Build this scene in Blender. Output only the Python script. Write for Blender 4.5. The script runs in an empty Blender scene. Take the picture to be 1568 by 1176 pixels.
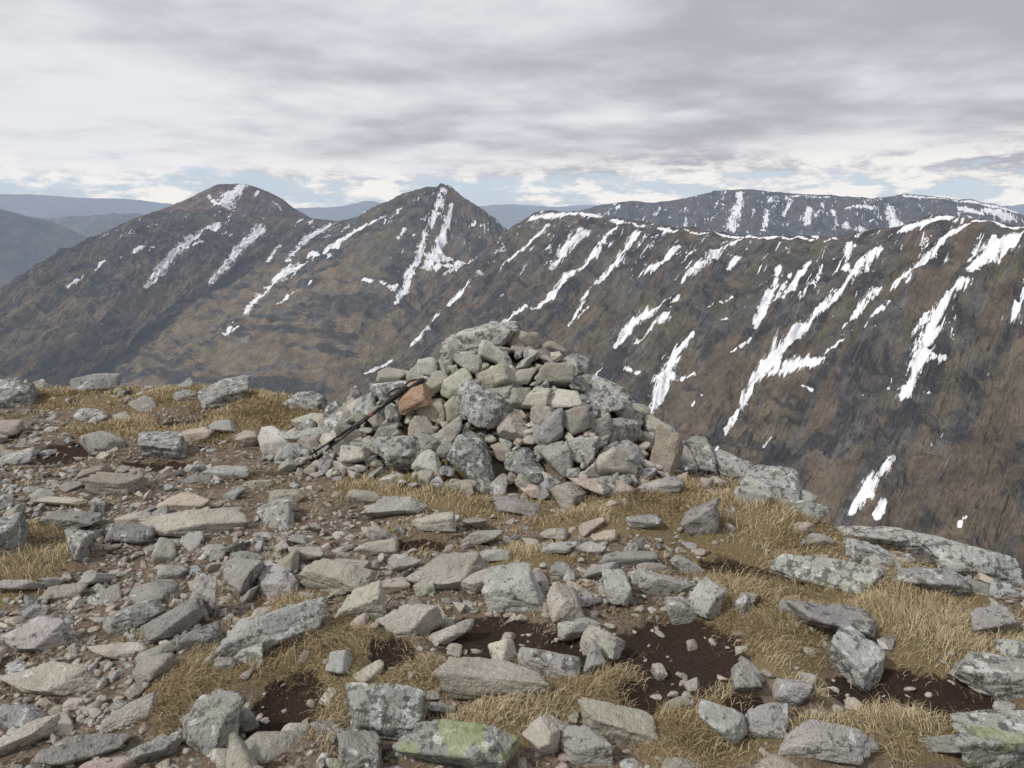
import bpy, bmesh, math, numpy as np
from mathutils import Vector, Matrix
rng = np.random.default_rng(7)
F = 1184.0; PITCH = math.radians(12.8); EYE = 1.6
cp, sp = math.cos(PITCH), math.sin(PITCH)

# ------------------------------------------------------------ noise
def _h(ix, iy, iz, seed):
    n = (ix*374761393 + iy*668265263 + iz*2147483647 + seed*1274126177) & 0xffffffff
    n = ((n ^ (n >> 13)) * 1274126177) & 0xffffffff
    n = (n ^ (n >> 16)) & 0xffffff
    return n / float(0xffffff)
def vnoise(x, y, z=0.0, seed=0):
    x = np.asarray(x, float); y = np.asarray(y, float); z = np.zeros_like(x)+z
    xi = np.floor(x).astype(np.int64); yi = np.floor(y).astype(np.int64); zi = np.floor(z).astype(np.int64)
    fx, fy, fz = x-xi, y-yi, z-zi
    fx = fx*fx*(3-2*fx); fy = fy*fy*(3-2*fy); fz = fz*fz*(3-2*fz)
    r = 0
    for a in (0, 1):
        wx = fx if a else 1-fx
        for b in (0, 1):
            wy = fy if b else 1-fy
            for c in (0, 1):
                wz = fz if c else 1-fz
                r = r + wx*wy*wz*_h(xi+a, yi+b, zi+c, seed)
    return r*2-1
def fbm(x, y, z=0.0, seed=0, o=4, g=0.5):
    r = 0; a = 1.0; s = 1.0; t = 0
    for i in range(o):
        r = r + a*vnoise(np.asarray(x)*s, np.asarray(y)*s, np.asarray(z)*s, seed+i*17); t += a
        a *= g; s *= 2.03
    return r/t
def ridged(x, y, seed=0, o=5, g=0.55):
    r = 0; a = 1.0; s = 1.0; t = 0
    for i in range(o):
        r = r + a*(1-2.2*np.abs(vnoise(np.asarray(x)*s, np.asarray(y)*s, 0, seed+i*13))); t += a
        a *= g; s *= 2.07
    return r/t

# ------------------------------------------------------------ image pixels to rays
def ray(u, v):
    a = (u-784)/F; b = (588-v)/F
    return np.array([a, cp+b*sp, -sp+b*cp])
def at_dist(u, v, D):
    d = ray(u, v); k = D/math.hypot(d[0], d[1])
    return np.array([d[0]*k, d[1]*k, EYE+d[2]*k])

# ------------------------------------------------------------ summit ground height
EX = np.array([-400, -14, -9, -7, -4, -2, -1, 0, 1.0, 1.5, 1.8, 2.5, 3.3, 5, 12, 400.])
EY = np.array([-400, -3, 5, 7.3, 7.3, 7.0, 6.7, 6.4, 5.7, 4.9, 4.0, 3.25, 2.5, 1, -8, -400.])
def edge_d(x, y):
    ye = np.interp(x, EX, EY)
    sl = (np.interp(x+.4, EX, EY)-np.interp(x-.4, EX, EY))/.8
    return np.maximum((y-ye)/np.sqrt(1+np.minimum(np.abs(sl), 1.6)**2), -y-25)
CX, CY = 0.02, 5.2
def mound(x, y):
    dx = x-CX; dy = y-CY
    rx = np.where(dx < 0, 1.55, 1.22); ry = np.where(dy < 0, 1.08, 1.0)
    ang = np.arctan2(dy, dx)
    q = np.sqrt((dx/rx)**2+(dy/ry)**2)*(1+.06*np.sin(ang*3+1)+.05*np.sin(ang*7))
    return 0.66*np.clip((1-q)/0.80, 0, 1)**1.12
GR = []; PE = []; GV = []
def zmask(L, x, y):
    m = np.zeros_like(x)
    for (cx, cy, rx, ry) in L:
        q = ((x-cx)/rx)**2+((y-cy)/ry)**2
        m = np.maximum(m, np.exp(-q**1.5*0.7))
    return m
def base_h(x, y):
    x = np.asarray(x, float); y = np.asarray(y, float)
    d = edge_d(x, y)
    t = (np.sqrt(d*d+.09)+d)*.5
    z = -720*np.tanh(1.3*t/720)
    near = np.exp(-(np.hypot(x, y)/30)**2)
    z = z+near*(.08*fbm(x*.9, y*.9, 0, 3, 3)+.025*fbm(x*5, y*5, 0, 9, 3))
    R = np.hypot(x, y)
    z = z+(1-near)*np.minimum(R*.02, 60)*fbm(x/300, y/300, 0, 5, 4)
    return z+mound(x, y)
def hz(x, y):
    x = np.asarray(x, float); y = np.asarray(y, float)
    g = zmask(GR, x, y) if GR else 0
    p = zmask(PE, x, y) if PE else 0
    return base_h(x, y)+.06*g*(.6+.7*fbm(x*3.3, y*3.3, 0, 31, 2))-.06*p
def hit(u, v, f=None):
    d = ray(u, v); t = np.arange(1.2, 14, .01)
    X = d[0]*t; Y = d[1]*t; Z = EYE+d[2]*t
    H = (f or hz)(X, Y)
    dd = Z-H
    i = np.where(dd < 0)[0]
    ok = Y < 8
    k = i[0] if len(i) and Y[i[0]] < 8 else int(np.argmin(np.where(ok, dd, 99)))
    return np.array([X[k], Y[k], H[k]]), t[k]
def zone(L, lst):
    for (u, v, ru, rv) in lst:
        p, t = hit(u, v, base_h)
        e = max(.22, (EYE-p[2])/np.linalg.norm([p[0], p[1], EYE-p[2]]))
        L.append((p[0], p[1], ru*t/F, rv*t/F/e))
_g, _p, _v = [], [], []
zone(_g, [(280,600,190,24),(400,640,90,26),(90,605,70,14),(620,735,90,24),(1000,765,100,32),(1200,805,120,48),(1170,900,75,65),
 (1330,915,155,52),(1410,975,160,58),(1180,985,65,58),(470,1000,95,55),(640,1045,85,24),(850,1078,105,30),(300,1050,60,48),
 (50,880,50,34),(30,830,55,28),(760,1115,85,30),(1060,1140,80,42),(1380,1130,110,32),(1120,790,75,32),(340,650,80,20),
 (650,770,45,14),(820,858,70,14),(1230,1130,120,32),(920,805,80,16),(1500,1000,80,30),(430,950,55,28),(520,1060,38,55),(720,775,75,16),(560,1000,50,30),(1100,1060,55,26),(960,1060,55,22),(180,660,70,16),(1120,960,42,55)])
zone(_p, [(750,965,85,38),(1040,990,95,60),(440,1085,50,44),(1400,1058,130,32),(1130,872,60,16),(90,690,60,14),(290,645,46,10),(1160,1095,90,20),(600,1000,34,24),(870,985,40,30),(1000,1060,50,24),(650,830,40,10),(240,710,60,10)])
zone(_v, [(200,880,220,90),(150,1050,150,80),(600,920,80,60),(450,800,90,30),(120,760,140,40),(950,900,60,40),(420,1100,40,50),(60,1120,140,70)])
GR += _g; PE += _p; GV += _v

# ------------------------------------------------------------ mesh helper
def mk(name, V, T, smooth=True, attrs=(), mat=None, quads=False):
    V = np.asarray(V, np.float32); T = np.asarray(T, np.int32); k = T.shape[1]
    me = bpy.data.meshes.new(name)
    me.vertices.add(len(V)); me.vertices.foreach_set("co", V.ravel())
    me.loops.add(T.size); me.loops.foreach_set("vertex_index", T.ravel())
    me.polygons.add(len(T)); me.polygons.foreach_set("loop_start", np.arange(0, T.size, k, dtype=np.int32))
    me.polygons.foreach_set("use_smooth", np.full(len(T), smooth))
    me.update(calc_edges=True)
    for (n, ty, arr) in attrs:
        a = me.attributes.new(n, ty, 'POINT')
        a.data.foreach_set({'FLOAT': 'value', 'FLOAT_VECTOR': 'vector', 'FLOAT_COLOR': 'color'}[ty], np.asarray(arr, np.float32).ravel())
    me.validate()
    ob = bpy.data.objects.new(name, me); bpy.context.scene.collection.objects.link(ob)
    if mat: me.materials.append(mat)
    return ob
def gridfaces(ni, nj):
    i, j = np.meshgrid(np.arange(ni-1), np.arange(nj-1), indexing='ij')
    a = (i*nj+j).ravel()
    return np.stack([a, a+nj, a+nj+1, a+1], 1)

# ------------------------------------------------------------ node helpers
class G:
    def __init__(s, nt): s.nt = nt; nt.nodes.clear()
    def n(s, t, ins=None, **pr):
        nd = s.nt.nodes.new(t)
        for k, v in pr.items(): setattr(nd, k, v)
        for k, v in (ins or {}).items(): s.put(nd.inputs[k], v)
        return nd
    def put(s, sock, v):
        if isinstance(v, bpy.types.NodeSocket): s.nt.links.new(v, sock)
        else:
            if isinstance(v, (tuple, list)) and len(v) == 3 and sock.type == 'RGBA': v = (*v, 1)
            sock.default_value = v
    def m(s, op, a, b=0.0, c=0.0):
        return s.n('ShaderNodeMath', {0: a, 1: b, 2: c}, operation=op).outputs[0]
    def ss(s, x, lo, hi, a=0.0, b=1.0):
        return s.n('ShaderNodeMapRange', {0: x, 1: lo, 2: hi, 3: a, 4: b}, interpolation_type='SMOOTHSTEP').outputs[0]
    def mix(s, f, a, b, bt='MIX'):
        nd = s.n('ShaderNodeMix', data_type='RGBA', blend_type=bt)
        s.put(nd.inputs[0], f); s.put(nd.inputs[6], a); s.put(nd.inputs[7], b); return nd.outputs[2]
    def noise(s, vec, sc, det=4, ro=.55, di=0.0):
        return s.n('ShaderNodeTexNoise', {'Vector': vec, 'Scale': sc, 'Detail': det, 'Roughness': ro, 'Distortion': di}).outputs[0]
    def scale(s, vec, v):
        return s.n('ShaderNodeVectorMath', {0: vec, 1: v}, operation='MULTIPLY').outputs[0]
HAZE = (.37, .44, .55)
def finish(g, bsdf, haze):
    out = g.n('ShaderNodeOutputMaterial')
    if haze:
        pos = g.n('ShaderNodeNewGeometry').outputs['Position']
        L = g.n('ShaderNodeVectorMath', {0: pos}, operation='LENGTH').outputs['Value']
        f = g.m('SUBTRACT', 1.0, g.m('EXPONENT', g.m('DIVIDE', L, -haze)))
        em = g.n('ShaderNodeEmission', {'Color': (*HAZE, 1), 'Strength': 1.0})  # aerial haze painted into the surface as glow, stronger with distance from the origin
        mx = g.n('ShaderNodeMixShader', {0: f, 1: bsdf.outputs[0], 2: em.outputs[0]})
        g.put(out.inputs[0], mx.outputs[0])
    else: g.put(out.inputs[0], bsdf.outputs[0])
def mat(name):
    m = bpy.data.materials.new(name); m.use_nodes = True
    return m, G(m.node_tree)

# rock
def rock_mat():
    m, g = mat('lichened_granite')
    P = g.n('ShaderNodeNewGeometry').outputs['Position']
    A = g.n('ShaderNodeAttribute', attribute_name='tint')
    M = g.n('ShaderNodeAttribute', attribute_name='moss').outputs['Fac']
    nb = g.noise(P, 8, 3, .6); ng = g.noise(P, 95, 3, .75); nm = g.noise(P, 24, 4, .7)
    c = g.mix(1.0, A.outputs['Color'], g.mix(nb, (.58, .56, .51), (1.32, 1.32, 1.33)), 'MULTIPLY')
    c = g.mix(1.0, c, g.mix(ng, (.45, .45, .45), (1.55, 1.55, 1.55)), 'MULTIPLY')
    al = g.m('MULTIPLY', A.outputs['Alpha'], .16)
    pl = g.ss(g.noise(P, 15, 5, .7, .3), g.m('SUBTRACT', .69, al), g.m('SUBTRACT', .73, al))
    c = g.mix(g.m('MULTIPLY', pl, .75), c, (.62, .62, .59))
    dk = g.ss(nm, g.m('SUBTRACT', .66, al), g.m('SUBTRACT', .72, al))
    c = g.mix(g.m('MULTIPLY', dk, .75), c, (.07, .068, .06))
    gm = g.m('MULTIPLY', g.ss(nb, .50, .58), M)
    c = g.mix(g.m('MULTIPLY', gm, .6), c, (.27, .31, .13))
    hgt = g.m('ADD', g.m('MULTIPLY', nm, 1.0), g.m('MULTIPLY', ng, .35))
    bp = g.n('ShaderNodeBump', {'Strength': 1.0, 'Distance': .02, 'Height': hgt})
    b = g.n('ShaderNodeBsdfPrincipled', {'Base Color': c, 'Roughness': .92, 'Specular IOR Level': .2, 'Normal': bp.outputs[0]})
    finish(g, b, None); return m
ROCK = rock_mat()

def ground_mat():
    m, g = mat('gravel_peat_ground')
    P = g.n('ShaderNodeNewGeometry').outputs['Position']
    Z = g.n('ShaderNodeAttribute', attribute_name='zone').outputs['Vector']
    s = g.n('ShaderNodeSeparateXYZ', {0: Z})
    n1 = g.noise(P, 3.2, 3, .6); n2 = g.noise(P, 60, 4, .75); n3 = g.noise(P, 12, 4, .65)
    vo = g.n('ShaderNodeTexVoronoi', {'Vector': P, 'Scale': 80.0})
    c = g.mix(g.ss(n1, .35, .65), (.12, .086, .058), (.23, .178, .128))
    peb = g.mix(g.n('ShaderNodeSeparateColor', {0: vo.outputs['Color']}).outputs[0], (.11, .08, .06), (.40, .335, .27))
    c = g.mix(g.m('MULTIPLY', g.ss(n3, .4, .55), .8), c, peb)
    c = g.mix(g.ss(n3, .54, .66), c, (.06, .042, .028))
    gr = g.mix(n2, (.10, .072, .036), (.36, .28, .16))
    gf = g.ss(g.m('ADD', s.outputs[0], g.m('MULTIPLY', g.m('SUBTRACT', n3, .5), .8)), .3, .55)
    c = g.mix(gf, c, gr)
    pf = g.ss(g.m('ADD', s.outputs[1], g.m('MULTIPLY', g.m('SUBTRACT', n3, .5), .9)), .36, .52)
    c = g.mix(pf, c, g.mix(n2, (.012, .008, .006), (.09, .06, .045)))
    fc = g.mix(g.noise(P, .004, 4), (.12, .09, .05), (.22, .17, .10))
    c = g.mix(g.m('MULTIPLY', s.outputs[2], 1.0), c, fc)
    hgt = g.m('ADD', g.m('MULTIPLY', n2, .8), g.m('MULTIPLY', n3, 1.0))
    bp = g.n('ShaderNodeBump', {'Strength': .9, 'Distance': .025, 'Height': hgt})
    b = g.n('ShaderNodeBsdfPrincipled', {'Base Color': c, 'Roughness': .97, 'Specular IOR Level': .1, 'Normal': bp.outputs[0]})
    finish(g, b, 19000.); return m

def grass_mat():
    m, g = mat('dry_grass')
    A = g.n('ShaderNodeAttribute', attribute_name='tint').outputs['Color']
    b = g.n('ShaderNodeBsdfDiffuse', {'Color': A})
    finish(g, b, None); return m

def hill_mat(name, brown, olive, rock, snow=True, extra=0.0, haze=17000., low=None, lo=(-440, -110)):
    m, g = mat(name)
    P = g.n('ShaderNodeNewGeometry').outputs['Position']
    SR = g.n('ShaderNodeAttribute', attribute_name='sr').outputs['Vector']
    q = g.n('ShaderNodeAttribute', attribute_name='snow').outputs['Fac']
    big = g.noise(P, .0035, 3, .6); mid = g.noise(P, .018, 5, .68)
    st = g.noise(g.scale(SR, (.040, .0050, 1)), 1.0, 5, .68, .35)
    st2 = g.noise(g.scale(SR, (.008, .0030, 1)), 1.0, 4, .62, .8)
    bd = g.noise(g.scale(SR, (.0060, .022, 1)), 1.0, 5, .68, .6)
    fine = g.noise(P, .13, 2, .7)
    z = g.n('ShaderNodeSeparateXYZ', {0: P}).outputs[2]
    alt = g.ss(g.m('ADD', z, g.m('MULTIPLY', g.m('SUBTRACT', st2, .5), 500.)), *lo)
    c = g.mix(g.ss(big, .38, .62), brown, olive)
    c = g.mix(g.m('MULTIPLY', g.m('SUBTRACT', 1.0, alt), .75), c, low or (.19, .142, .09))
    rk = g.ss(g.m('ADD', g.m('ADD', st, g.m('MULTIPLY', g.m('SUBTRACT', st2, .5), 1.3)), g.m('MULTIPLY', alt, .12)), .50, .64)
    c = g.mix(g.m('MULTIPLY', rk, .85), c, rock)
    cr = g.ss(g.m('ADD', bd, g.m('MULTIPLY', g.m('SUBTRACT', st2, .5), .9)), .52, .60)
    c = g.mix(g.m('MULTIPLY', cr, .78), c, tuple(x*.42 for x in rock))
    c = g.mix(g.m('MULTIPLY', g.ss(st, .57, .66), .5), c, (.20, .19, .175))
    c = g.mix(1.0, c, g.mix(fine, (.5, .5, .5), (1.5, 1.5, 1.5)), 'MULTIPLY')
    c = g.mix(1.0, c, g.mix(g.ss(mid, .3, .7), (.58,)*3, (1.32,)*3), 'MULTIPLY')
    bs = 1.0
    if snow:
        nn = g.noise(g.scale(SR, (.080, .022, 1)), 1.0, 5, .76, .4)
        w = g.m('ADD', q, g.m('MULTIPLY', g.m('SUBTRACT', nn, .5), 5.4))
        w = g.m('ADD', w, g.m('MULTIPLY', g.m('SUBTRACT', bd, .5), -1.6))
        sn = g.ss(w, .0, .22)
        if extra > 0:
            e = g.m('ADD', g.noise(g.scale(SR, (.036, .013, 1)), 1.0, 5, .72, .6), g.m('MULTIPLY', g.m('SUBTRACT', st2, .5), .45))
            e = g.m('ADD', e, g.m('MULTIPLY', g.m('SUBTRACT', g.ss(z, -380, -40), 1.0), .12))
            sn = g.m('MAXIMUM', sn, g.ss(e, .70-extra, .72-extra))
        c = g.mix(sn, c, g.mix(nn, (.66, .67, .70), (.96, .96, .96)))
        bs = g.m('SUBTRACT', 1.0, g.m('MULTIPLY', sn, .8))
    h = g.m('ADD', mid, g.m('MULTIPLY', st, 1.0))
    bp = g.n('ShaderNodeBump', {'Strength': bs, 'Distance': 24.0, 'Height': h})
    b = g.n('ShaderNodeBsdfDiffuse', {'Color': c, 'Normal': bp.outputs[0]})
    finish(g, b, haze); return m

# ------------------------------------------------------------ mountains
def sheet(name, crest, falls, m, ns=900, nr=300, rmax=1300, slope=.68, amp=26, snow=(), seed=1, gul=170., crestn=3., back=600):
    C = np.array([at_dist(u, v, d) for (u, v, d) in crest])
    s = np.concatenate([[0], np.cumsum(np.linalg.norm(np.diff(C[:, :2], axis=0), axis=1))])
    S = np.linspace(0, s[-1], ns)
    P = np.stack([np.interp(S, s, C[:, k]) for k in range(3)], 1)
    k = 5; ker = np.ones(k)/k
    for a in range(3): P[2:-2, a] = np.convolve(P[:, a], ker, 'valid')
    U = np.interp(S, s, [c[0] for c in crest])
    fu = np.array([f[0] for f in falls]); o = np.argsort(fu); fu = fu[o]
    D = np.stack([np.interp(U, fu, np.array([f[i] for f in falls])[o]) for i in (1, 2)], 1)
    D /= np.linalg.norm(D, axis=1)[:, None]
    SL = slope*np.interp(U, fu, np.array([f[3] if len(f) > 3 else 1. for f in falls])[o])
    nb = 14
    R = np.concatenate([np.linspace(-back, 0, nb, endpoint=False), np.linspace(0, 1, nr)**1.15*rmax])
    RR, SS = np.meshgrid(R, S)
    ra = np.abs(RR); c = 35.
    drop = SL[:, None]*(ra-c*(1-np.exp(-ra/c)))
    drop = drop*(1-.18*np.clip(ra/rmax, 0, 1))
    X = P[:, 0:1]+D[:, 0:1]*RR; Y = P[:, 1:2]+D[:, 1:2]*RR; Z = P[:, 2:3]-drop
    wob = fbm(SS/400, RR/300, 0, seed+50, 4)*gul*.8
    rid = ridged((SS+wob)/gul, RR/(gul*4.2), seed, 5, .6)
    n2 = fbm(SS/(gul*2.8), RR/(gul*4), 3, seed+5, 3)
    n3 = fbm(X/60, Y/60, Z/60, seed+8, 5, .62)
    terr = fbm(SS/420, RR/42+n2*2, 0, seed+12, 4, .6)
    msk = 1-np.exp(-ra/90.)
    Z = Z+msk*amp*(rid*1.35+n2*1.3)+(.2+msk)*amp*.6*n3+msk*amp*.34*terr+crestn*fbm(SS/40, 0*SS, 0, seed+20, 4, .6)*np.exp(-ra/60)
    V = np.stack([X, Y, Z], 2)
    q = np.full(X.shape, -3.)
    if snow:
        # image pixel coordinates of each slope point, to place the snow strokes
        dx, dy, dz = X, Y, Z-EYE
        dep = dy*cp-dz*sp
        pu = 784+F*dx/dep; pv = 588-F*(dy*sp+dz*cp)/dep
        def loc(u, v):
            e = (pu-u)**2+(pv-v)**2; e[:, :nb] = 1e9
            i = np.unravel_index(np.argmin(e), e.shape); return V[i]
        sub = V.reshape(-1, 3)
        for stroke in snow:
            pts = [loc(a[0], a[1]) for a in stroke]
            ws = [a[2]*np.linalg.norm(p)/F*.58 for a, p in zip(stroke, pts)]
            for a in range(len(pts)-1):
                p0, p1 = pts[a], pts[a+1]; e = p1-p0; L2 = max(e@e, 1e-6)
                t = np.clip(((sub-p0)@e)/L2, 0, 1)
                dd = np.linalg.norm(sub-p0-t[:, None]*e, axis=1)
                hw = ws[a]+(ws[a+1]-ws[a])*t
                q = np.maximum(q, (1-dd/np.maximum(hw, 2)).reshape(q.shape))
    sr = np.stack([SS+seed*1000, RR, 0*RR], 2)
    return mk(name, V.reshape(-1, 3), gridfaces(*X.shape), True, [('snow', 'FLOAT', np.clip(q, -3, 1)), ('sr', 'FLOAT_VECTOR', sr)], m)

brown = (.145, .108, .080); olive = (.125, .105, .066); grey = (.108, .102, .096)
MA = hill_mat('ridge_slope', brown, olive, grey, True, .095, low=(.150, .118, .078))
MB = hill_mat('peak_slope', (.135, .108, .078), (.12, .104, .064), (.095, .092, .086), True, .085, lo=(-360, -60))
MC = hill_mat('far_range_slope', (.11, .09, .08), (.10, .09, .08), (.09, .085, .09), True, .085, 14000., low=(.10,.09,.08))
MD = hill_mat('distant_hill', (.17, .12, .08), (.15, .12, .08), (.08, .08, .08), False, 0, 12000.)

snowA = [
 [(1335,385,16),(1310,420,22),(1250,480,18),(1205,525,22),(1180,555,34),(1150,590,16),(1120,640,10),(1098,690,9)],
 [(1180,560,26),(1225,560,24),(1262,552,12)], [(1300,372,7),(1293,410,9),(1310,420,8)], [(1215,565,14),(1170,575,14)],
 [(1475,430,12),(1455,450,18),(1432,490,30),(1405,545,26),(1382,607,14)], [(1405,555,20),(1445,548,12)],
 [(1368,702,10),(1335,740,18),(1308,785,12)], [(1355,765,6),(1342,790,9)],
 [(1550,362,20),(1522,380,32),(1492,408,14)],
 [(1458,332,14),(1420,340,16),(1385,350,14)], [(1480,345,8),(1445,365,9),(1412,400,11),(1365,442,8)],
 [(1342,445,16),(1312,482,12),(1290,502,5)], [(1420,395,5),(1390,430,6)],
 [(1237,405,12),(1215,440,12),(1200,455,6)], [(1192,412,9),(1172,465,14),(1155,502,7)], [(1210,420,5),(1190,455,6)],
 [(1150,358,7),(1100,385,13),(1060,415,9),(1045,430,6)], [(1128,396,12),(1115,412,8)],
 [(1028,458,18),(990,480,24),(962,500,15),(943,530,9)], [(1015,485,16),(975,525,9)], [(960,565,7),(978,572,5)],
 [(1060,512,12),(1032,545,22),(1020,575,26),(1002,618,13),(985,652,6)], [(1020,578,14),(1062,572,8)],
 [(1038,378,8),(1002,410,14),(965,440,10)], [(1085,470,5),(1120,455,5)], [(1105,490,5),(1140,470,4)],
 [(975,358,15),(945,400,16),(912,440,14),(885,475,9),(858,510,5)],
 [(940,350,14),(912,385,11),(872,420,16),(842,455,18),(818,472,8)],
 [(895,356,14),(862,385,18),(845,412,8)], [(815,336,13),(850,330,16),(915,331,12)], [(940,338,9),(985,346,7)],
 [(1010,350,6),(1060,356,6),(1130,364,6),(1200,364,6),(1280,366,6)], [(1490,338,6),(1530,342,6),(1568,348,6)],
 [(737,420,10),(702,455,13),(672,485,13),(640,520,10),(610,553,7)], [(805,468,6),(762,503,7)], [(840,345,6),(800,382,6),(770,405,5)],
 [(525,582,8),(508,600,5)], [(598,553,5),(560,572,4)], [(1568,440,6),(1552,485,16)], [(922,563,6),(905,590,11)],
 [(1230,590,4),(1245,597,4)], [(1180,670,4),(1170,683,5)], [(900,470,4),(870,500,4)], [(1120,540,4),(1150,520,5)], [(1480,790,5),(1470,805,5)],
 [(1060,620,4),(1075,605,4)], [(1350,470,6),(1325,500,5)], [(1290,520,4),(1265,540,4)]]
sheet('mountain_ridge',
 [(2100,360,1250),(1850,352,1400),(1700,340,1520),(1568,345,1650),(1500,336,1720),(1430,328,1800),(1380,345,1880),(1280,362,2000),(1200,360,2100),
  (1130,360,2200),(1060,352,2350),(990,340,2550),(910,328,2750),(850,322,2950),(820,325,3050),(790,352,3150),(765,375,3230),(735,400,3300),(690,440,3350),(640,490,3350)],
 [(600,-.67,-.74),(800,-.67,-.74),(1130,-.67,-.74),(1568,-.66,-.74),(2100,-.66,-.74)], MA, 1400, 420, 1350, .70, 30, snowA, 3, 130.)
snowB = [
 [(680,290,8),(665,330,9),(650,365,9),(636,405,9),(622,440,12),(607,462,7)], [(692,312,6),(682,350,9),(670,385,14),(652,412,11)],
 [(575,338,8),(540,355,16),(500,385,15),(460,405,18),(420,430,13),(390,460,9),(345,512,6)], [(505,345,6),(470,365,9),(440,400,7)],
 [(398,353,14),(376,370,9),(350,400,9),(322,432,6)], [(332,345,9),(292,370,14),(260,395,11),(222,440,5)],
 [(218,378,8),(205,386,6)], [(160,400,4),(105,440,5)], [(772,380,5),(740,393,9),(700,402,11),(655,412,9)], [(558,428,6),(600,440,8)],
 [(478,388,10),(505,392,8)], [(662,392,20),(690,396,10)], [(480,430,5),(425,465,5)], [(365,500,6),(345,512,4)], [(620,350,5),(610,365,4)],
 [(310,370,5),(280,380,5)], [(250,420,4),(235,432,4)], [(430,375,5),(410,400,5)], [(640,400,6),(600,445,6)], [(700,410,6),(680,420,6)], [(350,410,4),(330,445,4)]]
sheet('pointed_peak',
 [(800,372,3450),(785,362,3500),(740,325,3700),(700,295,3800),(680,284,3850),(660,288,3900),(630,298,3950),(600,310,4000),(560,330,4100),(520,338,4150),(480,335,4200),
  (440,334,4200),(400,332,4200),(330,322,4200),(270,322,4200),(215,335,4200),(150,368,4150),(100,395,4100),(50,425,4050),(0,458,4000),(-100,520,3900),(-250,580,3800)],
 [(-250,-.2,-.98),(330,-.2,-.98),(450,-.35,-.9),(520,-.75,-.65),(580,-.8,-.55),(640,-.6,-.8,1.15),(680,-.25,-.97,1.2),(720,-.1,-1,1.2),(785,.05,-1,1.1)],
 MB, 1300, 360, 1900, .52, 40, snowB, 11, 190.)
snowL = [[(372,284,9),(352,298,16),(345,312,20)], [(395,292,4),(390,300,4)], [(320,300,4),(330,312,6)], [(420,310,4),(430,322,4)]]
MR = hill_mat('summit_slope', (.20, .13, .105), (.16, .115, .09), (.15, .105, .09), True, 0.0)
sheet('rounded_peak',
 [(150,360,5200),(215,335,5200),(250,322,5100),(285,305,5000),(312,292,4950),(332,282,4900),(372,281,4900),(400,289,4900),(430,303,4950),(450,318,5000),(475,333,5050),(530,352,5100),(600,372,5200)],
 [(150,-.2,-.98),(600,.1,-1)], MR, 500, 140, 1200, .5, 26, snowL, 21, 260., 3., 800)
snowC = [[(1133,294,7),(1128,320,14),(1120,352,14)], [(1176,322,6),(1170,352,7)], [(1240,318,8),(1236,342,9)], [(1332,318,9),(1300,319,8)],
 [(1362,318,8),(1372,345,14),(1400,352,6)], [(1385,300,5),(1430,303,5),(1490,309,5),(1560,324,6)], [(1505,322,8),(1540,330,18)], [(1300,345,16),(1320,350,10)],
 [(1052,322,4),(1050,345,5)], [(1010,318,3),(1005,330,3)], [(1470,318,8),(1500,325,8)], [(1210,300,3),(1270,302,3)], [(1275,322,5),(1282,345,4)], [(1210,310,4),(1200,330,4)]]
sheet('distant_mountain_range',
 [(820,340,5300),(880,325,5300),(920,314,5300),(968,307,5300),(1000,311,5300),(1040,305,5250),(1080,296,5200),(1110,291,5200),(1150,290,5200),(1210,296,5200),(1290,300,5200),(1340,304,5200),
  (1390,297,5300),(1450,303,5300),(1500,309,5300),(1540,318,5300),(1568,330,5200),(1640,335,5200),(1750,300,5200),(1900,310,5200),(2100,330,5200)],
 [(800,-.3,-.95),(1568,-.3,-.95),(2100,-.4,-.9)], MC, 1100, 150, 1500, .5, 36, snowC, 31, 220., 5., 800)
def hills(name, c, mt, seed, amp=30, slope=.3, rmax=2500, gul=500.):
    sheet(name, c, [(-900,-.1,-1),(2300,-.1,-1)], mt, 420, 60, rmax, slope, amp, (), seed, gul, 8., 1500)
hills('valley_hill', [(-500,290,6300),(-200,300,6400),(-50,312,6500),(0,320,6600),(50,333,6700),(95,350,6800),(130,368,6900),(170,392,6950),(230,430,7000)], MD, 41, 45, .33)
hills('moorland_hill', [(-300,350,9500),(0,345,9500),(60,337,9500),(130,331,9400),(190,328,9400),(240,332,9500),(300,345,9600),(420,365,9600)], MD, 43, 50, .25)
hills('distant_hills', [(-600,300,19000),(-200,296,19000),(0,297,19000),(60,298,19000),(120,303,19000),(190,304,19000),(235,309,19500),(300,318,20000),(400,323,20000),(470,318,20000),(520,317,20000),(560,308,20500),(572,307,20500),(590,313,20500),(640,318,20500),
  (735,316,21000),(780,314,21000),(830,319,21000),(880,320,21000),(960,320,21000),(1200,318,21000),(1700,316,21000),(2200,320,21000)], MD, 45, 60, .15, 6000, 1500.)
hills('distant_hills', [(-600,309,32000),(0,306,32000),(150,309,32000),(300,314,32000),(450,320,32000),(620,316,32000),(760,317,32000),(800,313,32000),(850,317,32000),(900,313,32000),(960,318,32000),(1500,318,32000),(2200,318,32000)], MD, 47, 60, .1, 6000, 2500.)

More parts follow.
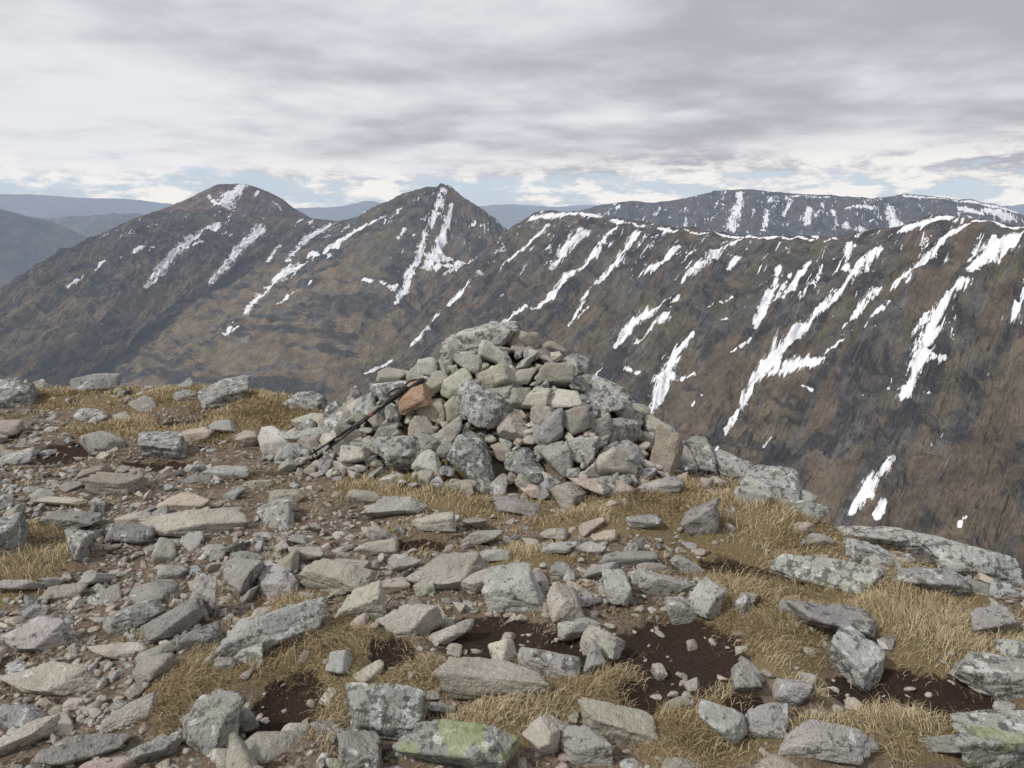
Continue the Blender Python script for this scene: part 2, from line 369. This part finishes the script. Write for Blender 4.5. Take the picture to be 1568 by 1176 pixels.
# ------------------------------------------------------------ ground sheet
def axis(lo, hi, st, far):
    c = np.arange(lo, hi, st); k = np.geomspace(st*2, far, 75)
    return np.concatenate([(lo-k)[::-1], c, c[-1]+k])
xs = axis(-6.2, 5.0, .028, 60000); ys = axis(1.2, 8.4, .028, 60000)
GX, GY = np.meshgrid(xs, ys, indexing='ij')
GZ = hz(GX.ravel(), GY.ravel()).reshape(GX.shape)-.05*(mound(GX, GY) > .02)
gx, gy = GX.ravel(), GY.ravel()
far = np.clip((np.hypot(gx, gy)-25)/60, 0, 1)
zn = np.stack([zmask(GR, gx, gy)+.5*np.clip(fbm(gx*2.2, gy*2.2, 0, 77, 3)+.1, 0, 1), zmask(PE, gx, gy), far], 1)
mk('ground', np.stack([GX, GY, GZ], 2).reshape(-1, 3), gridfaces(*GX.shape), True, [('zone', 'FLOAT_VECTOR', zn)], ground_mat())

# ------------------------------------------------------------ rock library
def ico(sub):
    bm = bmesh.new(); bmesh.ops.create_icosphere(bm, subdivisions=sub, radius=1)
    V = np.array([v.co[:] for v in bm.verts]); T = np.array([[v.index for v in f.verts] for f in bm.faces]); bm.free()
    V /= np.linalg.norm(V, axis=1)[:, None]; return V, T
ICO = {k: ico(k) for k in (1, 2, 3, 4, 5)}
def make_rock(level, r, k=22, extra=6, rough=.05, jit=.3):
    D, T = ICO[level]
    n = []; h = []
    for a in range(3):
        for s in (-1, 1):
            v = np.zeros(3); v[a] = s; v = v+r.normal(0, jit, 3); n.append(v/np.linalg.norm(v)); h.append(r.uniform(.62, 1.0))
    for _ in range(extra):
        v = r.normal(0, 1, 3); n.append(v/np.linalg.norm(v)); h.append(r.uniform(.72, 1.1))
    n = np.array(n); h = np.array(h)
    q = np.maximum(D@n.T, 0)/h
    R = (q**k).sum(1)**(-1/k)
    sd = int(r.integers(1, 9999))
    V = D*R[:, None]
    R2 = 1+rough*1.6*fbm(V[:, 0]*1.6, V[:, 1]*1.6, V[:, 2]*1.6, sd, 2)
    if level >= 4:
        R2 += rough*.9*fbm(V[:, 0]*5, V[:, 1]*5, V[:, 2]*5, sd+3, 3, .6)
        R2 -= rough*1.3*np.clip(.10-np.abs(vnoise(V[:, 0]*1.8+5, V[:, 1]*1.8, V[:, 2]*1.8, sd+9)), 0, 1)/.10
    V = V*R2[:, None]
    lo, hi = V.min(0), V.max(0)
    return (V-(lo+hi)/2)/((hi-lo)/2), T
lib = {2: [make_rock(2, rng, 34, 5) for _ in range(24)],
       3: [make_rock(3, rng, 34, 5) for _ in range(40)], 4: [make_rock(4, rng, 40, 5) for _ in range(40)], 5: [make_rock(5, rng, 55, 5, .065, .32) for _ in range(36)]}
def rot(yaw, pitch, roll):
    return np.array((Matrix.Rotation(yaw, 3, 'Z') @ Matrix.Rotation(pitch, 3, 'X') @ Matrix.Rotation(roll, 3, 'Y')))
class Pile:
    def __init__(s): s.V = []; s.T = []; s.C = []; s.M = []; s.n = 0
    def add(s, lv, loc, half, R, col, moss=0., idx=None):
        L = lib[lv]; V, T = L[int(rng.integers(len(L))) if idx is None else idx % len(L)]
        W = (V*np.asarray(half))@R.T+np.asarray(loc)
        s.V.append(W); s.T.append(T+s.n); s.n += len(W)
        s.C.append(np.tile(np.asarray(col, float), (len(W), 1))); s.M.append(np.full(len(W), moss))
    def build(s, name):
        return mk(name, np.concatenate(s.V), np.concatenate(s.T), True,
                  [('tint', 'FLOAT_COLOR', np.concatenate(s.C)), ('moss', 'FLOAT', np.concatenate(s.M))], ROCK)
KIND = {0: (.37, .372, .36, .9), 1: (.42, .395, .34, .2), 2: (.44, .38, .325, .1), 3: (.365, .358, .335, .5), 4: (.34, .35, .32, .95), 5: (.48, .465, .405, .3), 6: (.50, .33, .24, .0)}
def tint(k):
    c = np.array(KIND[k]); c[:3] *= rng.uniform(.75, 1.17)*rng.uniform(.97, 1.03, 3); c[3] = np.clip(c[3]+rng.uniform(-.15, .15), 0, 1); return c
occ = {}
def occ_add(x, y, r):
    occ.setdefault((int(x//.3), int(y//.3)), []).append((x, y, r))
def occ_ok(x, y, r, k=.85):
    ci, cj = int(x//.3), int(y//.3)
    for a in (-1, 0, 1):
        for b in (-1, 0, 1):
            for (px, py, pr) in occ.get((ci+a, cj+b), ()):
                if (px-x)**2+(py-y)**2 < ((pr+r)*k)**2: return False
    return True

# hero boulders: image pixel u,v, apparent width, height, lean, kind
H = [(335,1115,95,95,-30,0),(455,1122,28,52,80,1),(585,1090,125,105,-10,0),(700,1145,160,95,-15,4),(553,1155,70,80,0,3),(410,968,170,85,22,0),(470,940,60,45,20,0),
(270,955,85,45,40,3),(60,975,105,55,5,3),(205,945,80,55,20,3),(80,1045,150,52,0,1),(120,838,45,52,0,0),(372,880,60,62,50,3),(425,895,85,50,-35,3),(520,885,100,62,-10,1),
(555,925,70,60,0,1),(690,880,125,62,10,1),(790,905,92,72,0,3),(738,892,80,40,20,1),(630,955,90,55,25,1),(690,975,80,32,20,1),(770,997,42,48,40,5),(755,1048,155,68,-14,1),
(840,1015,92,62,-10,3),(868,925,60,62,20,1),(885,962,62,35,20,3),(945,908,46,58,0,3),(925,875,70,30,15,3),(1017,897,70,46,0,3),(1042,937,42,55,20,3),(1078,922,42,62,10,3),
(920,985,62,66,-30,1),(905,1015,40,50,-60,3),(1265,885,150,48,-17,0),(1270,955,120,70,-12,0),(1310,1010,80,80,-50,0),(1480,862,135,75,-10,0),(1350,812,130,45,-7,0),(1330,850,70,45,-20,0),
(1420,893,105,50,-15,0),(1512,955,80,55,0,3),(1525,1040,115,70,-10,0),(1512,1132,150,95,0,4),(1139,1040,42,55,0,3),(1212,1057,50,48,-10,3),(1098,1112,68,78,-35,3),
(1178,1112,62,56,0,3),(950,1112,125,66,-8,1),(895,1145,85,60,-10,3),(1270,1138,140,60,-3,3),(825,1130,60,60,-20,1),(1072,795,46,70,-60,3),(605,778,92,32,4,3),(790,778,72,26,-15,3),
(665,803,60,32,5,1),(577,842,60,28,5,1),(920,750,90,25,0,2),(960,858,82,28,10,3),(300,803,145,40,3,1),(280,768,80,28,5,2),(175,742,75,36,0,2),(105,770,95,20,0,1),(112,797,80,34,0,3),
(250,682,72,42,0,0),(345,607,75,45,0,0),(145,580,66,30,0,0),(20,608,64,42,0,0),(470,614,66,34,-5,0),(285,582,30,20,0,0),(385,674,30,30,0,2),(140,637,50,22,0,0),(160,678,42,42,50,3),
(480,667,82,24,5,3),(30,703,66,30,0,0),(300,667,52,26,0,2),(345,655,40,22,0,3),(60,592,40,18,0,0),
(1060,685,76,50,-20,0),(1120,712,90,56,-22,0),(1190,745,98,60,-24,0),(1240,775,50,40,-30,0),(1150,760,50,30,0,3),(1020,668,46,36,-10,0),(1220,768,40,40,-40,3),(940,705,62,46,0,0),(1250,830,50,22,-10,3),
(620,865,46,26,10,3),(470,850,50,26,0,1),(440,762,50,22,0,1),(395,740,50,26,5,1),(350,725,60,22,5,3),(205,795,50,20,0,1),(735,825,66,26,5,1),(850,820,44,26,0,1),(900,840,50,22,0,3),(985,800,50,24,0,3),
(830,755,60,20,0,2),(700,745,60,18,0,1),(1010,745,66,22,0,3),(130,1150,120,50,20,3),(40,1130,90,40,35,1),(200,1100,80,34,35,1),(240,1150,70,40,30,3),(250,1000,60,30,30,1),(30,900,70,26,0,3),
(320,920,30,90,70,3),(180,1000,80,26,10,1),(100,910,60,26,5,1),(1440,1140,80,50,0,3),(1350,870,60,34,0,0),(1560,1000,50,50,0,0),(650,905,30,24,0,1),(1010,1030,22,30,0,1),(1040,1080,50,26,30,3),
(1000,870,50,20,0,1),(10,820,50,60,20,0),(500,950,30,20,0,2),(600,900,50,28,10,2),(540,870,50,30,0,1),(380,1000,70,40,-20,0),(375,1110,30,60,50,3),(5,660,50,30,0,2),(760,850,50,22,0,3),(560,760,50,22,0,1)]
big = Pile(); 
for i, (u, v, w, h, a, k) in enumerate(H):
    p, t = hit(u, v+h*.22)
    wm = w*t/F; hm = h*t/F
    e = math.asin(np.clip((EYE-p[2])/np.linalg.norm([p[0], p[1], EYE-p[2]]), .2, .9))
    sz = hm*.68; sy = max((hm-sz*math.cos(e))/math.sin(e), hm*.75)
    sy = min(sy, wm*1.4)
    ar = math.radians(a)
    half = np.array([wm*.57, sy*.57, sz*.62])
    al = min(abs(ar), 1.2)*np.sign(ar)
    R = rot(al*1.15+rng.uniform(-.1, .1), rng.uniform(.05, .32), -al*.25+rng.uniform(-.12, .12))
    p[2] += half[2]*.6
    big.add(5 if w*h > 2600 else 4, p, half, R, tint(k), 1.0 if k == 4 else (.2 if k == 0 else 0))
    c, s_ = math.cos(al), math.sin(al)
    for q in ((-1, 0, 1) if half[0] > 1.3*half[1] else (0,)):
        occ_add(p[0]+c*q*half[0]*.5, p[1]+s_*q*half[0]*.5, min(half[0], half[1])*1.0)
big.build('boulders')

# ------------------------------------------------------------ cairn
cairn = Pile()
CH = [(742,532,112,66,15,0),(802,532,44,50,20,1),(850,545,62,34,-8,1),(806,512,44,30,20,1),(785,505,36,20,10,3),(762,583,56,36,5,5),(702,592,48,48,0,5),(740,632,84,60,0,0),(665,634,46,40,0,1),(782,658,58,50,10,1),
(866,613,62,34,-8,5),(925,620,78,56,-10,0),(846,577,58,36,-5,1),(905,592,44,34,0,3),(730,716,88,72,-10,0),(806,718,62,56,0,0),(615,702,78,62,10,0),(1015,708,46,84,0,2),(668,588,48,30,10,1),
(720,560,50,30,5,3),(800,580,40,30,0,1),(820,610,44,34,0,5),(700,630,40,40,0,1),(640,660,44,40,0,1),(690,665,48,38,0,5),(840,660,54,46,0,3),(880,650,50,40,0,1),(890,690,50,54,0,0),(950,668,60,44,-5,0),
(835,640,40,30,0,1),(790,615,46,34,0,5),(765,605,50,26,0,5),(870,568,36,28,0,3),(660,690,40,40,0,3),(850,710,50,50,0,3),(915,660,40,40,0,3),(630,628,30,26,0,2),(960,700,60,40,0,0),(590,660,40,30,0,5),(770,700,30,30,0,2)]
cocc = []
for i, (u, v, w, h, a, k) in enumerate(CH):
    p, t = hit(u, v+h*.12)
    wm = w*t/F; hm = h*t/F; ar = math.radians(a)
    if (u, v) == (1015, 708): half = np.array([wm*.55, wm*.4, hm*.55])
    else: half = np.array([wm*.55, max(wm, hm)*.42, hm*.54])
    loc = p+np.array([0, .0, half[2]*.35])
    cairn.add(5 if w*h > 2500 else 4, loc, half, rot(rng.uniform(-.5, .5), -rng.uniform(-.1, .5), -ar+rng.uniform(-.35, .35)), tint(k), .15)
    cocc.append((*loc, (half[0]+half[2])*.5))
def cok(p, r, k):
    if not cocc: return True
    A = np.array(cocc); return not np.any(((A[:, :3]-p)**2).sum(1) < ((A[:, 3]+r)*k)**2)
for (cnt, lo, hi, kk, lv, lift) in ((380, .07, .11, .84, 4, .5), (1700, .04, .07, .76, 4, .5), (5000, .022, .042, .70, 3, .5)):
    for _ in range(cnt):
        x = rng.uniform(-1.75, 1.4); y = rng.uniform(4.0, 6.3)
        mm = float(mound(np.array(x), np.array(y)))
        if mm < .015 and lo > .065: continue
        if mm < .0005: continue
        r = rng.uniform(lo, hi); z = float(hz(x, y))
        p = np.array([x, y, z+r*lift*rng.uniform(.2, 1.4)])
        if not cok(p, r, kk): continue
        k = rng.choice([0, 0, 1, 5, 5, 5, 3, 3, 1, 2])
        half = r*np.array([rng.uniform(1.0, 1.6), rng.uniform(.8, 1.2), rng.uniform(.5, .9)])
        cairn.add(lv, p, half, rot(rng.uniform(0, 6.28), rng.normal(0, .5), rng.normal(0, .5)), tint(int(k)))
        cocc.append((*p, r)); 
# reddish stone propping the poles
def near(u, v, kf):
    q, t = hit(u, v); d = ray(u, v)*t*kf; return np.array([d[0], d[1], EYE+d[2]])
pr = near(634, 612, .96); cairn.add(5, pr, (.115, .09, .085), rot(.2, .1, -.5), tint(6))
cairn.build('stone_cairn')
for (x, y, z, r) in cocc: occ_add(x, y, r*.8)

# ------------------------------------------------------------ scattered stones
stones = Pile()
def scatter(pile, n, lo, hi, lv, kk, gpen, ppen, kinds, flat=(.35, .75), mask=None, reg=True):
    y = 1.5+(rng.random(n)**.8)*6.6; x = rng.uniform(-1, 1, n)*(.74*y+.7)
    g = zmask(GR, x, y); p = zmask(PE, x, y); Z = hz(x, y); d = edge_d(x, y)
    pr = (1-gpen*g)*(1-ppen*p)
    if mask is not None: pr = pr*mask(x, y)
    r = lo+(hi-lo)*rng.random(n)**2; U = rng.random(n); c = 0
    mo = mound(x, y)
    for i in range(n):
        if U[i] > pr[i] or d[i] > .35 or mo[i] > .02: continue
        if reg and not occ_ok(x[i], y[i], r[i], kk): continue
        half = r[i]*np.array([rng.uniform(1, 1.7), rng.uniform(.65, 1.1), rng.uniform(*flat)])
        pile.add(lv, (x[i], y[i], Z[i]+half[2]*rng.uniform(-.1, .6)), half, rot(rng.uniform(0, 6.28), rng.normal(0, .30), rng.normal(0, .30)), tint(int(rng.choice(kinds))))
        if reg: occ_add(x[i], y[i], r[i])
        c += 1
    print('scatter', c)
clump = lambda x, y: np.clip(np.maximum(.4+1.6*fbm(x*1.5, y*1.5, 0, 201, 3), .7*zmask(GV, x, y)), .05, 1)
K1 = [1, 0, 3, 3, 0, 2, 1, 3]
scatter(stones, 750, .065, .12, 4, .92, .95, .92, K1, mask=clump)
scatter(stones, 4000, .03, .065, 4, .82, .93, .94, K1, mask=clump)
scatter(stones, 12000, .016, .032, 3, .80, .94, .88, [1, 1, 2, 3, 5], mask=clump)
stones.build('loose_stones')
grav = Pile()
scatter(grav, 34000, .006, .017, 2, .8, .95, .6, [1, 2, 1, 3, 5], (.4, .8), lambda x, y: .30+.7*zmask(GV, x, y), False)
grav.build('gravel')

# ------------------------------------------------------------ grass
n = 850000
y = 1.5+(rng.random(n)**.85)*6.4; x = rng.uniform(-1, 1, n)*(.72*y+.6)
gm = zmask(GR, x, y); pm = zmask(PE, x, y); cl = fbm(x*7, y*7, 0, 91, 3); nz = fbm(x*2.2, y*2.2, 0, 77, 3)
pr = np.clip(gm*1.35+cl*.9-.20, 0, 1)+.7*np.clip(nz+cl*.6, 0, .6)*(1-gm)*(1-.8*zmask(GV, x, y))
pr *= (1-.95*pm)*(mound(x, y) < .05)*(edge_d(x, y) < .6)*np.clip((2.9/y)**.5, .3, 1)
kp = rng.random(n) < pr; x = x[kp]; y = y[kp]; gm = gm[kp]; cl = cl[kp]; n = len(x); z = hz(x, y)-.004
print('blades', n)
wa = fbm(x*2.5, y*2.5, 0, 101, 2)*5+rng.normal(0, 1.0, n)
L = rng.uniform(.02, .075, n)*(.6+.5*gm)*(1+.9*cl)
lean = rng.uniform(.4, 1.1, n); up = rng.uniform(.1, .85, n)
d = np.stack([np.cos(wa), np.sin(wa)], 1); w = rng.uniform(.0008, .0018, n)*np.clip(y/3, .8, 1.8)
ta = rng.uniform(0, 6.28, n); pd = np.stack([np.cos(ta), np.sin(ta)], 1)
B = np.stack([x, y, z], 1)
M_ = B+np.stack([d[:, 0]*L*lean*.4, d[:, 1]*L*lean*.4, L*up*.75], 1)
Tp = B+np.stack([d[:, 0]*L*lean, d[:, 1]*L*lean, L*up*.8], 1)
W = np.concatenate([pd*w[:, None], np.zeros((n, 1))], 1)
V = np.stack([B-W, B+W, M_-W*.8, M_+W*.8, Tp], 1).reshape(-1, 3)
i0 = np.arange(n)*5
T = np.concatenate([np.stack([i0, i0+1, i0+3], 1), np.stack([i0, i0+3, i0+2], 1), np.stack([i0+2, i0+3, i0+4], 1)])
c1 = np.array([.55, .46, .30]); c2 = np.array([.31, .215, .12]); c3 = np.array([.22, .21, .10])
t = np.clip(rng.random(n)*.7+.6*fbm(x*2.3, y*2.3, 0, 111, 3)+.15, 0, 1)[:, None]
col = c1*(1-t)+c2*t; mo = (rng.random(n) < .12)[:, None]; col = np.where(mo, c3, col)
col = np.concatenate([col, np.ones((n, 1))], 1)
mk('dry_grass', V, T, True, [('tint', 'FLOAT_COLOR', np.repeat(col, 5, 0))], grass_mat())

# ------------------------------------------------------------ trekking poles
def simple(name, col, rough=.4, metal=0.):
    m, g = mat(name)
    P = g.n('ShaderNodeNewGeometry').outputs['Position']
    c = g.mix(g.noise(P, 60, 3), tuple(x*.8 for x in col), tuple(min(1, x*1.15) for x in col))
    b = g.n('ShaderNodeBsdfPrincipled', {'Base Color': c, 'Roughness': rough, 'Metallic': metal}); finish(g, b, None); return m
PM = [simple('black_shaft', (.02, .02, .022), .35), simple('red_shaft', (.25, .03, .03), .35), simple('steel', (.55, .55, .56), .3, 1.), simple('rubber_grip', (.025, .025, .025), .8)]
def pole(a, b):
    a = Vector(a); b = Vector(b); L = (b-a).length
    me = bpy.data.meshes.new('trekking_pole'); bm = bmesh.new()
    q = (b-a).to_track_quat('Z', 'Y').to_matrix().to_4x4(); base = Matrix.Translation(a) @ q
    def cone(z0, z1, r0, r1, mi, off=(0, 0), seg=14, tilt=None):
        Mx = base @ Matrix.Translation((off[0], off[1], (z0+z1)/2))
        if tilt: Mx = Mx @ tilt
        r = bmesh.ops.create_cone(bm, cap_ends=True, segments=seg, radius1=r0, radius2=r1, depth=z1-z0, matrix=Mx)
        for f in {f for v in r['verts'] for f in v.link_faces}: f.material_index = mi; f.smooth = True
    cone(0, .02, .002, .004, 2); cone(.02, .06, .0055, .007, 3); cone(.055, .063, .026, .020, 3, seg=20)
    cone(.06, .24, .006, .0065, 0); cone(.225, .265, .0095, .0105, 3); cone(.265, L*.54, .0085, .0085, 0)
    cone(L*.54, L*.59, .0087, .0087, 1); cone(L*.59, L*.66, .011, .0115, 3); cone(L*.66, L-.16, .0098, .0098, 0)
    for k in range(6):
        z = L-.16+k*.018; cone(z, z+.015, .0135, .0155, 3); cone(z+.015, z+.018, .0125, .0125, 3)
    cone(L-.052, L-.018, .0155, .020, 3); cone(L-.018, L, .020, .011, 3); cone(L-.05, L-.022, .011, .009, 3, (.018, 0))
    pts = []
    for k in range(17):
        t = k/16*2*math.pi
        pts.append(base @ Vector((.018+.035*(1-math.cos(t)), .022*math.sin(t), L-.03-.05*(1-math.cos(t)))))
    ax = (base.to_3x3() @ Vector((0, 1, .3))).normalized()*.006
    prev = None
    for p in pts:
        v = (bm.verts.new(p-ax), bm.verts.new(p+ax))
        if prev: f = bm.faces.new((prev[0], prev[1], v[1], v[0])); f.material_index = 3
        prev = v
    bm.to_mesh(me); bm.free()
    ob = bpy.data.objects.new('trekking_pole', me); bpy.context.scene.collection.objects.link(ob)
    for m_ in PM: me.materials.append(m_)
def along(u, v, yy):
    dd = ray(u, v); k = yy/dd[1]; return np.array([dd[0]*k, yy, EYE+dd[2]*k])
ya = hit(470, 702)[0][1]-.16
yb = min(hit(648, 590)[0][1]-.16, ya+2*(hit(560, 642)[0][1]-.22-ya))
yb = max(yb, 4.3)
pole(along(470, 700, ya), along(650, 580, yb)); pole(along(494, 694, ya-.02), along(624, 592, yb-.03))

# ------------------------------------------------------------ world
w = bpy.data.worlds.new("World"); bpy.context.scene.world = w; w.use_nodes = True
g = G(w.node_tree)
SUN = Vector((-.66, -.38, .78)).normalized()
sky = g.n('ShaderNodeTexSky', sky_type='NISHITA', sun_disc=False)
sky.sun_elevation = math.asin(SUN.z); sky.sun_rotation = math.atan2(SUN.x, SUN.y); sky.altitude = 900
D = g.n('ShaderNodeTexCoord').outputs['Generated']
s = g.n('ShaderNodeSeparateXYZ', {0: D})
zc = g.m('MAXIMUM', s.outputs[2], 0.0)
inv = g.m('DIVIDE', 1.0, g.m('ADD', zc, .10))
cv = g.n('ShaderNodeCombineXYZ', {0: g.m('MULTIPLY', s.outputs[0], inv), 1: g.m('MULTIPLY', s.outputs[1], inv), 2: 0.0}).outputs[0]
n1 = g.noise(cv, .60, 5, .46, .1)
n2 = g.noise(g.n('ShaderNodeVectorMath', {0: cv, 1: (13, 5, 0)}, operation='ADD').outputs[0], 2.0, 5, .55, .1)
sh = g.m('ADD', g.m('MULTIPLY', n1, .68), g.m('MULTIPLY', n2, .32))
side = g.m('MULTIPLY', s.outputs[0], -.13)         # brighter to the left
br = g.ss(g.m('ADD', sh, side), .36, .64)
cc = g.mix(br, (.45, .455, .505), (.80, .81, .845))
# bright broken cumulus low down, detailed in elevation/azimuth
cu = g.noise(g.n('ShaderNodeVectorMath', {0: D, 1: (9, 9, 30)}, operation='MULTIPLY').outputs[0], 1.6, 6, .62, .2)
lowm = g.ss(g.m('SUBTRACT', zc, g.m('MULTIPLY', g.ss(s.outputs[0], -.1, .5), .02)), .075, .03)
cc = g.mix(g.m('MULTIPLY', lowm, g.ss(cu, .42, .58)), cc, (.90, .885, .86))
cov = g.ss(g.m('ADD', g.mix(lowm, n2, cu), g.ss(zc, .02, .085, -.05, .30)), .38, .54)
b1 = g.n('ShaderNodeBackground', {'Color': sky.outputs[0], 'Strength': .10})
low = g.n('ShaderNodeBackground', {'Color': (.56, .67, .82, 1), 'Strength': 1.0})
bl = g.n('ShaderNodeMixShader', {0: .75, 1: b1.outputs[0], 2: low.outputs[0]})
b2 = g.n('ShaderNodeBackground', {'Color': cc, 'Strength': 1.0})
mx = g.n('ShaderNodeMixShader', {0: cov, 1: bl.outputs[0], 2: b2.outputs[0]})
g.put(g.n('ShaderNodeOutputWorld').inputs[0], mx.outputs[0])

sl = bpy.data.lights.new('sun', 'SUN'); sl.energy = 2.3; sl.angle = math.radians(6); sl.color = (1, .96, .9)
so = bpy.data.objects.new('sun', sl); bpy.context.scene.collection.objects.link(so)
so.rotation_euler = SUN.to_track_quat('Z', 'Y').to_euler()

cam = bpy.data.cameras.new('camera'); cam.sensor_width = 36; cam.lens = 36*F/1568; cam.clip_start = .05; cam.clip_end = 120000
co = bpy.data.objects.new('camera', cam); bpy.context.scene.collection.objects.link(co)
co.location = (0, 0, EYE); co.rotation_euler = (math.pi/2-PITCH, 0, 0)
sc = bpy.context.scene; sc.camera = co
sc.view_settings.view_transform = 'Standard'; sc.view_settings.look = 'None'; sc.view_settings.exposure = 0
